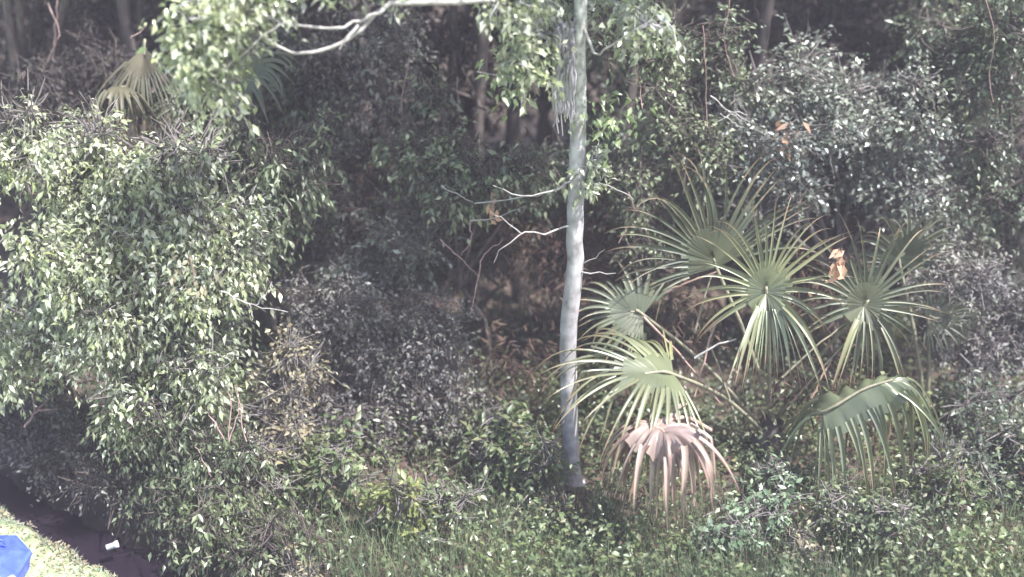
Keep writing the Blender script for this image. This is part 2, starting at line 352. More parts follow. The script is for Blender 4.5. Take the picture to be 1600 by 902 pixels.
tree('tan_leaved_shrub', 'small shrub with sparse tan and olive leaves right of the big sunlit tree', 'shrub', gx(450, 8.7),
     [blob(440, 600, 8.6, .28, .3, .32), blob(470, 560, 8.7, .22, .25, .28), blob(430, 680, 8.3, .25, .25, .28)],
     M['leaf_tan'], M['bark_grey'], (.055, .026), 1.0, .3, .02, 3)
tree('hanging_leaf_tree', 'mid green tree with hanging leaf sprays, right above the big sunlit tree', 'tree', gx(440, 9.6),
     [blob(445, 220, 9.5, .35, .35, .32), blob(400, 270, 9.4, .3, .3, .3), blob(480, 270, 9.6, .28, .3, .35), blob(430, 330, 9.5, .4, .3, .3), blob(350, 200, 9.9, .4, .3, .4), blob(330, 140, 10.2, .3, .3, .4)],
     M['leaf_soft'], M['bark_dark'], (.08, .028), 1.2, 1.1, .04, 1)
tree('grey_tree', 'tall dim grey green tree in the shade left of the dark hollow', 'tree', gx(560, 10.6),
     [blob(560, 150, 10.4, .55, .4, .6), blob(520, 280, 10.2, .5, .4, .5), blob(600, 60, 10.8, .5, .4, .4), blob(580, 260, 10.3, .35, .3, .4), blob(500, 100, 10.8, .4, .4, .5), blob(560, 360, 10.0, .4, .35, .4)],
     M['leaf_grey'], M['bark_dark'], (.06, .026), .9, .6, .05, 2)
tree('middle_tree', 'green tree spreading a level band of leaves just left of the slim pale trunk', 'tree', gx(720, 10.0),
     [blob(690, 250, 9.7, .42, .3, .22), blob(760, 265, 9.6, .34, .3, .22), blob(640, 230, 9.9, .28, .25, .22), blob(835, 260, 9.8, .3, .25, .2), blob(710, 300, 9.6, .25, .2, .2), blob(660, 140, 10.4, .2, .2, .35)],
     M['leaf_soft'], M['bark_dark'], (.075, .032), 1.3, .7, .035, 1)
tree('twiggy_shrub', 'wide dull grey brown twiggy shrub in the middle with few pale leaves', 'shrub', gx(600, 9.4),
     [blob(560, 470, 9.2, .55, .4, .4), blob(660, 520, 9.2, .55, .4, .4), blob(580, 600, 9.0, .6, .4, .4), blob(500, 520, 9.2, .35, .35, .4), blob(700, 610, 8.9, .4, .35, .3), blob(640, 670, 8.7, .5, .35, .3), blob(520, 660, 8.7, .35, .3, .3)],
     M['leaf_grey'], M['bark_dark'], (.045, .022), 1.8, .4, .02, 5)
tree('pale_leaved_shrub', 'shrub with a cluster of small pale leaves below the green tree, left of the hollow', 'shrub', gx(620, 9.9),
     [blob(610, 390, 9.6, .32, .3, .25), blob(650, 340, 9.8, .3, .3, .22), blob(560, 420, 9.6, .28, .25, .22)],
     M['leaf_glint'], M['bark_grey'], (.06, .03), .9, .3, .02, 3)
tree('glinting_tree', 'wide tree of small glinting white green leaves behind the palms at right', 'tree', gx(1300, 10.4),
     [blob(1240, 110, 10.3, .6, .4, .4), blob(1180, 200, 10.1, .4, .35, .45), blob(1300, 210, 10.0, .65, .45, .5), blob(1400, 240, 10.0, .5, .4, .5), blob(1250, 300, 9.9, .45, .35, .3), blob(1370, 140, 10.4, .5, .4, .35), blob(1170, 320, 9.9, .25, .25, .25), blob(1440, 330, 9.9, .4, .35, .4)],
     M['leaf_glint'], M['bark_grey'], (.056, .030), 1.15, .3, .05, 2)
tree('dim_green_tree', 'soft dim green tree just right of the slim pale trunk', 'tree', gx(1050, 10.0),
     [blob(1050, 150, 9.9, .35, .3, .45), blob(1010, 70, 10.1, .4, .35, .3), blob(1090, 240, 9.8, .3, .3, .35), blob(990, 300, 9.8, .22, .25, .4), blob(1120, 90, 10.2, .35, .3, .4), blob(1000, 390, 9.7, .16, .2, .3)],
     M['leaf_soft'], M['bark_dark'], (.06, .026), .95, .5, .04, 1)
tree('bluish_tree', 'dark bluish green tree at the upper right edge', 'tree', gx(1560, 10.3),
     [blob(1560, 120, 10.2, .45, .4, .7), blob(1540, 260, 10.1, .4, .4, .5), blob(1480, 60, 10.6, .4, .4, .4), blob(1580, 30, 10.2, .4, .4, .4), blob(1590, 330, 9.8, .3, .3, .4), blob(1660, 200, 10.0, .5, .4, .9)],
     M['leaf_dark'], M['bark_dark'], (.06, .028), 1.0, .6, .05, 1)
tree('mauve_shrub', 'dull grey green shrub at right edge beside the last palm frond', 'shrub', gx(1510, 9.6),
     [blob(1500, 420, 9.5, .5, .4, .45), blob(1570, 480, 9.4, .4, .35, .5), blob(1460, 520, 9.4, .35, .3, .35), blob(1540, 560, 9.2, .4, .35, .3), blob(1640, 520, 9.3, .4, .35, .6)],
     M['leaf_grey'], M['bark_grey'], (.05, .024), 1.1, .4, .03, 4)
tree('deep_green_shrub', 'deep green shrub at the lower right edge below the grey one', 'shrub', gx(1530, 8.6),
     [blob(1530, 660, 8.6, .45, .4, .3), blob(1500, 740, 8.2, .45, .35, .3), blob(1580, 760, 8.0, .4, .3, .35), blob(1620, 660, 8.5, .4, .35, .4)],
     M['leaf_dark'], M['bark_grey'], (.06, .03), 1.1, .4, .02, 4)
# taller trees behind, side by side, shutting off the view
back = [('dark_tree', 'tree with purple shade put into its leaf colour, standing behind at the upper left corner', 60, 12.0, [(60, 60), (20, 150), (120, 130)], 'leaf_far'),
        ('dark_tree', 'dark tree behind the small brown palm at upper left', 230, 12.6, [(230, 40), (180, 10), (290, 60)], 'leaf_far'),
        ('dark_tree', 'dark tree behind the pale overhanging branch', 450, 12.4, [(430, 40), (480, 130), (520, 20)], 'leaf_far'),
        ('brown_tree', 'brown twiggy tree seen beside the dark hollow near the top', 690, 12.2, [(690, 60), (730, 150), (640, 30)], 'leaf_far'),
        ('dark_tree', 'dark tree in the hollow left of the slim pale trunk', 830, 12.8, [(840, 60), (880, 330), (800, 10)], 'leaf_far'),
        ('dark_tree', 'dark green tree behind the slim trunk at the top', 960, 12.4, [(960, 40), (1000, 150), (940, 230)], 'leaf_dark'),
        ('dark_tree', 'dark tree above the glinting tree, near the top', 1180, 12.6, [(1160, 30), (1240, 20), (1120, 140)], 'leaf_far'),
        ('dark_tree', 'tree with purple shade put into its leaf colour, above right of the glinting tree', 1400, 12.4, [(1380, 40), (1330, 20), (1450, 100)], 'leaf_far'),
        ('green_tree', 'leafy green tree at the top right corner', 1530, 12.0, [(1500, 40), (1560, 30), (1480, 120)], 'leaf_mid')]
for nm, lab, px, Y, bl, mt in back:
    tree(nm, lab, 'tree', gx(px, Y), [blob(a, b_, Y + random.uniform(-.3, .3), .65, .5, .6) for a, b_ in bl] + [blob(px, -120, Y, .9, .6, .8)] + ([] if px in (1180, 1400) else [((gx(px, Y)[0] * .8 + .9 + dx_, Y - dy_, 7.3 + dz_), (1.1, .9, .6)) for dx_, dy_, dz_ in ((0, .4, 0), (.9, 1.2, .5), (-.5, 1.6, .4))]),  # high crowns added out of view to shade the back of the wood
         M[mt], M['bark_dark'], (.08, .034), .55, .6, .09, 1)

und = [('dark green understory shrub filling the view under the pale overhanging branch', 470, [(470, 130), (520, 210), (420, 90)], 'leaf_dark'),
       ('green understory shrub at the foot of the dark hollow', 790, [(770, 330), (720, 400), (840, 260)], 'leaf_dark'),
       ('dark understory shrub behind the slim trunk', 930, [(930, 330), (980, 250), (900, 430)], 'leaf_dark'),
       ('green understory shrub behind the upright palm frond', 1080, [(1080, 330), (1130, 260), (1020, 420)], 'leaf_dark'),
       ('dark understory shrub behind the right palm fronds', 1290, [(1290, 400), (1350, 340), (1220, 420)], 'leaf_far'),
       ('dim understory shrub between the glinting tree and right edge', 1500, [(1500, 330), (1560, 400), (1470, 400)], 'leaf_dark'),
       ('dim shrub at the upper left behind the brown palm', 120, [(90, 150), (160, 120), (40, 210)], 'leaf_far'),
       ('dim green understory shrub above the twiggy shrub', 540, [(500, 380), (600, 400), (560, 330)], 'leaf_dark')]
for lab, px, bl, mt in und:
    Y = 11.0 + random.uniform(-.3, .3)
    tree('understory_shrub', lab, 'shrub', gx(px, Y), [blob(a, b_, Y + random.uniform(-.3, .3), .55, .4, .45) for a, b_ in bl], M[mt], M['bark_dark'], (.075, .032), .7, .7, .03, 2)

# the far wood, one mass
lv = Leaves()
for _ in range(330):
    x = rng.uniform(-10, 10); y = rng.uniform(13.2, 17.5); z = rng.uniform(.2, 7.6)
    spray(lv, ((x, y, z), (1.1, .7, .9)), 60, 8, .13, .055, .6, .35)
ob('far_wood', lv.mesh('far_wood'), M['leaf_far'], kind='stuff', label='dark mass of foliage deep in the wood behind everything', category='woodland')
lv = Leaves()
for _ in range(95):
    x = rng.uniform(6.6, 11.5); y = rng.uniform(7.4, 14); r_ = rng.uniform(.4, .75)
    if _ % 3 == 0: x = -rng.uniform(8.4, 11.5); y = rng.uniform(12, 15)
    spray(lv, ((x, y, rng.uniform(.3, 4.2)), (r_, r_, r_)), 70, 9, .075, .034, .6, .22, lo=.05)
ob('wood_edge', lv.mesh('wood_edge'), M['leaf_mid'], kind='stuff', label='bushy wood edge carrying on to either side beyond the picture', category='woodland')
# trunks deep in the wood
for i, (px, Y, r, lab) in enumerate([(85, 11.4, .05, 'thin dark trunk at the upper left corner'), (270, 11.6, .07, 'dark trunk right of the small brown palm'),
        (620, 11.2, .06, 'dark trunk left of the hollow beside the green tree'), (735, 11.5, .07, 'red brown trunk at the left side of the dark hollow'), (815, 11.9, .09, 'broad dark trunk in the middle of the hollow'),
        (965, 11.3, .06, 'dark trunk just right of the slim pale one'), (1140, 11.2, .07, 'dark trunk behind the left edge of the glinting tree'), (1390, 12.0, .10, 'thick dark trunk near the top right'), (1560, 11.4, .07, 'straight dark trunk at the top right corner')]):
    g0 = gx(px, Y); g0[2] = H(g0[0], g0[1]); t = thing('tree_stem', lab, 'tree', tuple(g0), 'bare stems deep in the wood')
    tb = Tubes(); a = spline([(0, 0, -.05), (rng.normal(0, .1), .05, 2.2), (rng.normal(0, .2), .1, 4.5), (rng.normal(0, .35), 0, 7.5)], 16)
    tb.add(wob(a, .012), (r * 1.25, r * .5), 9, .1); ob('trunk', tb.mesh('stem'), M['bark_dark'], t, True)
    tb = Tubes()
    for _ in range(7):
        z = rng.uniform(1.2, 6.5); k = a[np.argmin(abs(a[:, 2] - z))]; e = k + np.array([rng.normal(0, .7), rng.normal(0, .5), rng.uniform(.1, .8)])
        tb.add(wob(spline([k, (k + e) / 2 + [0, 0, -.08], e], 6), .02), (r * .3, .004), 4)
    ob('branches', tb.mesh('stem_limbs'), M['bark_dark'], t, True)

# ------------------------------------------------------------------ the slim pale tree
TY = 8.42
b0 = G(895, 772); b0[2] = H(b0[0], b0[1]) - .05
slim = thing('slim_tree', 'slim tree with a straight pale trunk and a bare branch reaching left over the clearing', 'tree', tuple(b0))
tp = [b0] + [P(*a) for a in [(892, 700, TY), (889, 600, TY), (888, 520, TY), (896, 430, TY), (899, 330, TY), (902, 250, TY), (904, 160, TY), (904, 80, TY), (908, 0, TY)]]
tp += [np.array([tp[-1][0] + .03, TY + .05, 5.6]), np.array([tp[-1][0] + .02, TY + .1, 7.0]), np.array([tp[-1][0] + .1, TY, 8.6])]
tpath = spline(tp, 46); tb = Tubes()
tb.add(wob(tpath, .004) - b0, np.interp(np.linspace(0, 1, 46), [0, .015, .04, .3, .55, 1], [.14, .095, .077, .074, .066, .03]), 14, .015)
tm = tb.mesh('slim_trunk')
m, nt, b = base_mat('slim_bark'); N = nt.nodes; K = nt.links
tc = N.new('ShaderNodeTexCoord'); sp = N.new('ShaderNodeSeparateXYZ'); K.new(tc.outputs['Object'], sp.inputs[0])
def tex(scale, st, det=6):
    mp = N.new('ShaderNodeMapping'); mp.inputs['Scale'].default_value = st; K.new(tc.outputs['Object'], mp.inputs[0])
    n = N.new('ShaderNodeTexNoise'); n.inputs['Scale'].default_value = scale; n.inputs['Detail'].default_value = det; K.new(mp.outputs[0], n.inputs['Vector']); return n.outputs[0]
a = ramp(nt, [(.15, .14, .14), (.25, .235, .24), (.31, .295, .305), (.40, .385, .39)], [.36, .45, .55, .64]); K.new(tex(9, (1, 1, .8)), a.inputs[0])
lich = ramp(nt, [(.21, .21, .19), (.38, .385, .355)], [.4, .6]); K.new(tex(25, (1, 1, 1)), lich.inputs[0])
zf = mth('MULTIPLY', mth('SUBTRACT', sp.outputs[2], 2.6), .8)
msk = ramp(nt, [(0, 0, 0), (1, 1, 1)], [.42, .6]); K.new(mth('MULTIPLY', mth('MINIMUM', mth('MAXIMUM', zf, .25), 1.0), mth('ADD', tex(5, (1, 1, .7)), .25)), msk.inputs[0])
mx = N.new('ShaderNodeMix'); mx.data_type = 'RGBA'; K.new(msk.outputs[0], mx.inputs[0]); K.new(a.outputs[0], mx.inputs[6]); K.new(lich.outputs[0], mx.inputs[7])
K.new(mx.outputs[2], b.inputs['Base Color']); b.inputs['Roughness'].default_value = .8
bp = N.new('ShaderNodeBump'); bp.inputs['Strength'].default_value = .4; bp.inputs['Distance'].default_value = .008; K.new(tex(26, (1, 1, 1)), bp.inputs['Height']); K.new(bp.outputs[0], b.inputs['Normal'])
ob('trunk', tm, m, slim, True)
def limb(parent, org, pts, r, mat, n=14, name='branch', w_=.008, label=None):
    q = spline(pts, n); tb = Tubes(); tb.add(wob(q, w_) - org, r, 6, .08)
    o = ob(name, tb.mesh(name), mat, parent, True)
    if label: o['label'] = label
    return q
def trk(z): return tpath[np.argmin(abs(tpath[:, 2] - z))]
# overhanging branch: forks, then dips to the left and carries a bright spray
oj = trk(5.0)
def PP(*a): return [P(*q) for q in a]
main = limb(slim, b0, [oj] + PP((820, -25, 8.2), (730, 2, 8.0), (620, 2, 7.9), (575, 35, 7.85), (545, 62, 7.8), (500, 78, 7.75), (470, 83, 7.7), (435, 72, 7.7), (410, 55, 7.7)), (.027, .007), M['twig_pale'], 30, label='bare pale branch reaching left')
limb(slim, b0, PP((600, 15, 7.88), (560, 35, 7.8), (510, 45, 7.75), (445, 38, 7.7), (420, 52, 7.7), (380, 85, 7.7), (345, 118, 7.7)), (.013, .005), M['twig_pale'], 22)
limb(slim, b0, PP((445, 38, 7.7), (400, 20, 7.75), (360, 15, 7.8), (310, 35, 7.85)), (.010, .004), M['twig_pale'], 10)
limb(slim, b0, PP((560, 40, 7.8), (540, 60, 7.72), (530, 78, 7.7)), (.012, .005), M['twig_pale'], 6)
limb(slim, b0, [trk(4.35)] + PP((930, 85, 8.3), (950, 72, 8.25), (985, 52, 8.2), (1020, 30, 8.2)), (.014, .004), M['twig_pale'], 10)
limb(slim, b0, PP((898, 280, 8.4), (860, 300, 8.3), (815, 305, 8.25), (770, 290, 8.2)), (.010, .003), M['twig_pale'], 10)
limb(slim, b0, PP((898, 352, 8.4), (855, 362, 8.3), (815, 366, 8.25), (785, 388, 8.2), (772, 410, 8.2)), (.009, .003), M['twig_pale'], 12)
limb(slim, b0, PP((815, 366, 8.25), (790, 345, 8.25), (765, 330, 8.25)), (.006, .002), M['twig_pale'], 6)
limb(slim, b0, PP((900, 424, 8.4), (930, 426, 8.35), (962, 427, 8.3)), (.009, .004), M['twig_pale'], 6)
limb(slim, b0, PP((902, 420, 8.4), (925, 405, 8.35), (945, 390, 8.3)), (.006, .003), M['twig_pale'], 6)
limb(slim, b0, PP((898, 290, 8.4), (940, 288, 8.35), (970, 300, 8.3), (990, 312, 8.3)), (.006, .003), M['twig_pale'], 8)
limb(slim, b0, PP((895, 120, 8.4), (850, 125, 8.3), (800, 122, 8.2), (745, 112, 8.1)), (.010, .003), M['twig_pale'], 10)
for zz, dx, dy, dz in [(5.4, 1.1, -.5, .9), (5.7, -1.0, .4, 1.0), (6.2, .8, .8, .9), (6.5, -.7, -.6, .9), (7.2, .5, .1, .8), (7.4, -.4, .3, .8)]:
    k = trk(zz); limb(slim, b0, [k, k + np.array([dx * .5, dy * .5, dz * .3]), k + np.array([dx, dy, dz])], (.025, .006), M['bark_pale'], 8)
# old grey moss and a dead stub hanging on the trunk's left side
tb = Tubes(); k = 0
for i in range(170):
    x0 = rng.uniform(868, 896); y0 = rng.uniform(35, 120); ln = rng.uniform(30, 95)
    p = PP((x0, y0, 8.36 - rng.uniform(0, .08)), (x0 + rng.uniform(-6, 3), y0 + ln * .5, 8.34), (x0 + rng.uniform(-9, 6), y0 + ln, 8.34))
    tb.add(wob(spline(p, 6), .008) - b0, (.013, .004), 4)
ob('hanging_moss', tb.mesh('hanging_moss'), M['moss'], slim)
# foliage of the slim tree
lv = Leaves(); tw = Tubes()
def sp_(px, py, Y, rx, ry, rz, n, L=.078, W=.036, dr=.7, per=8, sprd=.15):
    spray(lv, (P(px, py, Y) - b0, (rx, ry, rz)), n, per, L, W, dr, sprd, tw)
for a in [(960, 5, 8.9, .35, .3, .12, 60), (850, 5, 8.9, .3, .3, .12, 60), (830, -10, 8.2, .1, .2, .1, 10), (820, 90, 8.2, .22, .2, .2, 45), (835, 50, 8.3, .12, .15, .15, 18),
          (775, 5, 8.1, .15, .2, .12, 30), (1010, 40, 8.3, .2, .2, .2, 30), (925, 260, 8.4, .10, .12, .16, 20), (640, -45, 8.0, .4, .3, .10, 22),
          (500, -45, 7.9, .35, .3, .12, 25), (375, 10, 7.8, .22, .25, .16, 80), (310, 90, 7.8, .16, .2, .24, 80), (320, 45, 7.8, .24, .25, .2, 120), (410, -25, 7.9, .3, .3, .15, 45), (350, 140, 7.8, .08, .1, .1, 15)]: sp_(*a)
for c_, r_ in [((1.5, 8.3, 6.6), (.8, .7, .5)), ((1.9, 9.0, 7.3), (.8, .8, .6)), ((1.0, 9.0, 7.6), (.8, .7, .6)), ((.9, 8.4, 8.6), (.7, .7, .6)), ((.3, 9.2, 8.0), (.6, .6, .5))]:  # unseen upper crown, set to the right so its shade falls in the hollow
    spray(lv, (np.array(c_) - b0, r_), 330, 9, .1, .048, .7, .25, tw)
ob('crown', lv.mesh('slim_crown'), M['leaf_bright'], slim); ob('twigs', tw.mesh('slim_twigs'), M['bark_pale'], slim)
# the largest leaves, one by one
lf = Leaves(); lf.add(np.zeros((1, 3)), np.array([[1., 0, 0]]), np.array([[0, 0, 1.]]), 1.0, .46, .2); leafmesh = lf.mesh('leaf')
leafmesh.materials.append(leaf_mat('leaf_single', [(.16, .22, .10), (.24, .31, .15), (.32, .38, .22), (.40, .44, .34)], rough=.35, trans=.35, spec=.9, obj_random=True))
from mathutils import Matrix, Quaternion
def single_leaves(parent, org, px, py, Y, r, n, L):
    c = P(px, py, Y)
    for _ in range(n):
        p = c + rng.normal(0, 1, 3) * r * .55
        d = Vector((rng.normal(0, .8), rng.normal(0, .6) - .2, -rng.uniform(.1, 1.3)))
        o = ob('leaf', leafmesh, None, parent); q = d.to_track_quat('X', 'Z')
        o.rotation_mode = 'QUATERNION'; o.rotation_quaternion = q @ Quaternion((1, 0, 0), rng.normal(0, .7))
        o.location = tuple(p - org); s_ = L * rng.uniform(.7, 1.25); o.scale = (s_, s_, s_)
single_leaves(slim, b0, 960, 185, 8.3, np.array([.26, .2, .2]), 75, .08)
single_leaves(slim, b0, 930, 210, 8.35, np.array([.14, .12, .22]), 30, .08)
single_leaves(slim, b0, 815, 100, 8.2, np.array([.26, .2, .2]), 45, .08)
single_leaves(slim, b0, 800, 145, 8.2, np.array([.22, .15, .14]), 30, .08)
single_leaves(slim, b0, 300, 50, 7.75, np.array([.24, .2, .2]), 50, .08)
single_leaves(slim, b0, 345, 95, 7.75, np.array([.2, .2, .26]), 45, .08)

# ------------------------------------------------------------------ palms
def frond(parent, org, hast, axis, normal, L, n, spread, droop, mat, root=None, fuse=.42, lift=.12, name='frond', label=None, joined=False,
          dj=.25, pet_r=.014, gpow=1.5, pmat=None, wk=1.0, low=0, costa=.12, kinks=.18, hang=0, mat2=None, wild=.2):
    hast = np.array(hast, float); a = nrm(axis); nn = nrm(np.array(normal, float)); nn = nrm(nn - nn.dot(a) * a); sd_ = np.cross(nn, a)
    K_ = 14; th = np.linspace(-spread, spread, n) + rng.normal(0, spread / n * .25, n)
    paths = []
    for t_ in th:
        d0 = nrm(math.cos(t_) * a + math.sin(t_) * sd_ + lift * nn)
        Li = L * (.72 + .28 * math.cos(t_ * .62)) * rng.uniform(.88, 1.06); g = droop * rng.uniform(1 - dj, 1 + dj) * (1 if not low else low + (1 - low) * (1 - math.cos(t_)) / 2); p = hast + a * costa * max(0, math.cos(t_)) ** 1.3 - np.array([0, 0, .12]) * costa * max(0, math.cos(t_)) ** 3; pts = [p.copy()]; kink = rng.uniform(.5, .8) if rng.uniform() < kinks else 9
        jx = rng.normal(0, wild, 3); nod = rng.uniform(.1, .9)
        if hang and abs(t_) > 1.9: Li *= hang; g *= 1.5; d0 = nrm(d0 * .6 - sd_ * d0.dot(sd_) * .2 + nn * .5 + a * .2)
        for k in range(1, K_ + 1):
            f = k / K_; brk = 1 if f > fuse else .4
            d = nrm(d0 + g * f ** gpow * np.array([0, 0, -1.0]) - np.array([0, 0, nod]) * f ** 4 + jx * f * brk - np.array([0, 0, 2.6 if f > kink else 0])); p = p + d * Li / K_; pts.append(p.copy())
        paths.append(np.array(pts))
    paths = np.array(paths); kf = max(2, int(round(fuse * K_)))
    # joined, pleated middle of the blade
    V = []; rows = kf + 1
    for i in range(n):
        for k in range(rows): V.append(paths[i, k] - nn * .012 * min(k / 2, 1) )
        if i < n - 1:
            for k in range(rows): V.append((paths[i, k] + paths[i + 1, k]) / 2 + nn * .012 * min(k / 2, 1))
    m_ = 2 * n - 1
    F = [(i * rows + k, i * rows + k + 1, (i + 1) * rows + k + 1, (i + 1) * rows + k) for i in range(m_ - 1) for k in range(rows - 1)]
    V = np.array(V)
    fr = ob(name, new_mesh('blade', V - org, F), mat, parent)
    if label: fr['label'] = label
    if root is not None:
        r0 = np.array(root, float); q = spline([r0, (r0 * .55 + hast * .45) + np.array([0, 0, .10]) + (hast - r0) * .05, hast, hast + a * costa * .55, hast + a * costa - [0, 0, .12 * costa]], 16)
        tb = Tubes(); tb.add(q - org, (pet_r * 1.5, pet_r * .7), 6); ob('stalk', tb.mesh('stalk'), pmat or M['petiole'], fr, True)
    LV = []; LF = []; cnt = 0
    for i in range(n):
        pt = paths[i, kf - 1:]; kk = len(pt)
        nb = paths[min(i + 1, n - 1), kf] - paths[max(i - 1, 0), kf]
        w0 = min(np.linalg.norm(nb) / (2 if 0 < i < n - 1 else 1) * .52, .034) * wk; v = []
        tg = nrm(np.gradient(pt, axis=0)); tw_ = rng.normal(0, .35)
        for k in range(kk):
            f = k / (kk - 1); wdt = w0 * max(1 - f ** 1.6, .03); nl = nn * math.cos(tw_ * f) + np.cross(tg[k], nn) * math.sin(tw_ * f)
            s_ = nrm(np.cross(tg[k], nl)); up = np.cross(s_, tg[k])
            v += [pt[k] + s_ * wdt * .8 + up * wdt * .55, pt[k] - up * .006, pt[k] - s_ * wdt * .8 + up * wdt * .55]
        f_ = []
        for k in range(kk - 1):
            f_ += [(3 * k, 3 * k + 1, 3 * k + 4, 3 * k + 3), (3 * k + 1, 3 * k + 2, 3 * k + 5, 3 * k + 4)]
        v = np.array(v) - org; f_ = np.array(f_)
        if joined: LV.append(v); LF.append(f_ + cnt); cnt += len(v)
        else:
            me_ = new_mesh('leaflet', v, f_); at_ = me_.attributes.new('along', 'FLOAT', 'POINT')
            at_.data.foreach_set('value', np.repeat(np.linspace(0, 1, kk), 3).astype(np.float32))
            ob('leaflet', me_, mat2 if mat2 and abs(th[i]) > 1.9 and i % 3 else mat, fr)
    if joined: ob('leaflets', new_mesh('leaflets', np.concatenate(LV), np.concatenate(LF)), mat, fr, kind='stuff')
    return fr
M['petiole'] = noise_mat('petiole', [(.12, .12, .08), (.20, .19, .13), (.26, .22, .17)], 12, (1, 1, 1), .5, .1)
M['petiole_red'] = noise_mat('petiole_red', [(.20, .14, .11), (.30, .20, .17), (.38, .28, .24)], 12, (1, 1, 1), .6, .1)

pr = gx(1195, 8.75); pr[2] = H(pr[0], pr[1])
palm = thing('fan_palm', 'large low fan palm with green fronds and one dead brown frond, right of slim trunk', 'palm', tuple(pr))
root = pr + [0, 0, .15]
tb = Tubes(); tb.add(wob(spline([(0, 0, -.1), (0, 0, .15), (.02, 0, .38)], 8), .01), (.16, .09), 12, .2); ob('stem', tb.mesh('palm_stem'), M['bark_dark'], palm)
def F_(*a, **k): return frond(palm, pr, *a, root=root + rng.normal(0, .05, 3) * [1, 1, .3], **k)
# bright left frond whose leaflets cross in front of the trunk
F_(P(1052, 585, 7.95), (-.85, -.30, .30), (-.2, -.35, .9), 1.02, 40, 1.75, 1.25, M['palm_leaf'], fuse=.30, label='bright green frond drooping to the left, its leaflets crossing the slim trunk', dj=.45, gpow=1.2, costa=.28)
# small shaded frond behind it
F_(P(1005, 492, 8.75), (-.75, .1, .25), (.1, -.85, .5), .58, 24, 1.9, .35, M['palm_shaded'], label='small shaded frond behind the bright left one', pmat=M['petiole'])
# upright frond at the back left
F_(P(1120, 420, 9.05), (-.35, .1, 1), (.1, -.95, .35), 1.12, 30, 1.45, .12, M['palm_shaded'], label='upright frond at the back left', fuse=.38)
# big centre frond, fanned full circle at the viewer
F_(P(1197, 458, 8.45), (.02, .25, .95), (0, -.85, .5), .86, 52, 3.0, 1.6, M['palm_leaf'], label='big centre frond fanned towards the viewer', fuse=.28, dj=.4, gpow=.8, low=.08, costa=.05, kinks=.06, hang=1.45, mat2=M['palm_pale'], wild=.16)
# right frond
F_(P(1350, 478, 8.55), (.15, .2, .9), (.05, -.9, .45), .84, 42, 3.0, 1.7, M['palm_shaded'], label='hazy right frond with drooping lower leaflets', dj=.4, gpow=.8, low=.10, fuse=.28, costa=.05, hang=1.4, mat2=M['palm_leaf'], kinks=.1)
# low right frond, folded, the costa rising to the right
F_(P(1285, 645, 7.95), (.82, .0, .60), (-.3, -.55, .75), 1.22, 44, 2.2, 4.2, M['palm_leaf'], label='low right frond folded along its rib with long hanging leaflets', fuse=.20, dj=.5, gpow=.75, costa=.68, kinks=.3, wk=.85, wild=.32, mat2=M['palm_pale'])
# dead frond
frond(palm, pr, P(1024, 666, 7.4), (.35, -.6, .10), (0, -.1, 1), .83, 72, 2.98, 5.5, M['palm_dead'], root=P(1110, 672, 7.75), label='dead pinkish brown frond hanging like a dome', fuse=.40, dj=.6, gpow=1.2, pmat=M['petiole_red'], lift=.50, wk=1.0, costa=.12, kinks=.25, wild=.36)
# old stalks crossing in the heart of the palm
for i, (a, b_, mt) in enumerate([((1005, 495, 8.5), (1125, 630, 8.5), 'petiole_red'), ((1020, 470, 9.0), (1120, 425, 8.9), 'petiole_red'), ((1230, 640, 8.4), (1345, 510, 8.5), 'petiole'), ((1222, 590, 8.4), (1330, 500, 8.5), 'petiole'),
        ((1085, 560, 8.3), (1150, 530, 8.3), 'twig_pale'), ((1085, 520, 8.6), (1112, 430, 8.7), 'petiole'), ((1120, 500, 8.6), (1085, 620, 8.4), 'petiole_red'), ((1255, 650, 8.3), (1300, 560, 8.5), 'petiole_red'), ((1150, 660, 8.5), (1110, 540, 8.6), 'petiole')]):
    tb = Tubes(); A, B = P(*a), P(*b_); tb.add(wob(spline([A, (A + B) / 2 + [0, 0, .03], B], 8), .004) - pr, (.012, .008), 5); ob('old_stalk', tb.mesh('old_stalk'), M[mt], palm, True)

pr2 = gx(1440, 9.1); pr2[2] = H(pr2[0], pr2[1])
palm2 = thing('fan_palm', 'small dim fan palm standing behind the right side of the large one', 'palm', tuple(pr2))
for hp, ax, n_, L_ in [((1405, 410, 9.3), (.3, 0, 1), (0, -1, .3), .55), ((1450, 500, 9.2), (.8, -.2, .3), (.1, -1, .5), .42)]:
    frond(palm2, pr2, P(*hp), ax, n_, L_, 24, 1.9, .5, M['palm_shaded'], root=pr2 + [0, 0, .1], joined=True)
pr3 = gx(215, 10.6); pr3[2] = H(pr3[0], pr3[1])
palm3 = thing('fan_palm', 'brownish fan palm with hanging fronds at upper left, behind the big sunlit tree', 'palm', tuple(pr3))
tb = Tubes(); tb.add(wob(spline([(0, 0, -.05), (.05, 0, 1.2), P(215, 190, 10.6) - pr3], 12), .01), (.13, .1), 10, .15); ob('stem', tb.mesh('palm_stem'), M['bark_dark'], palm3)
rt3 = P(215, 185, 10.6)
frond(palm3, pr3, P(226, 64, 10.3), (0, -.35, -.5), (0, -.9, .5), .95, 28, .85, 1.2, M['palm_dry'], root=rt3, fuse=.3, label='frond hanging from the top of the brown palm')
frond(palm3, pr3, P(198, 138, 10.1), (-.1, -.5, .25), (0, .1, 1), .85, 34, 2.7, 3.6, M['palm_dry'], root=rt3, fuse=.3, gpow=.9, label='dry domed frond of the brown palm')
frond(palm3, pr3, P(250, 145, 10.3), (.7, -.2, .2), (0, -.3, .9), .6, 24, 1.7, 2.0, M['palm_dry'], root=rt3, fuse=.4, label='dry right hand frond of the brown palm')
pr4 = gx(345, 10.4); pr4[2] = H(pr4[0], pr4[1])
palm4 = thing('fan_palm', 'dim green fan palm half hidden between the brown palm and the hanging leaf tree', 'palm', tuple(pr4))
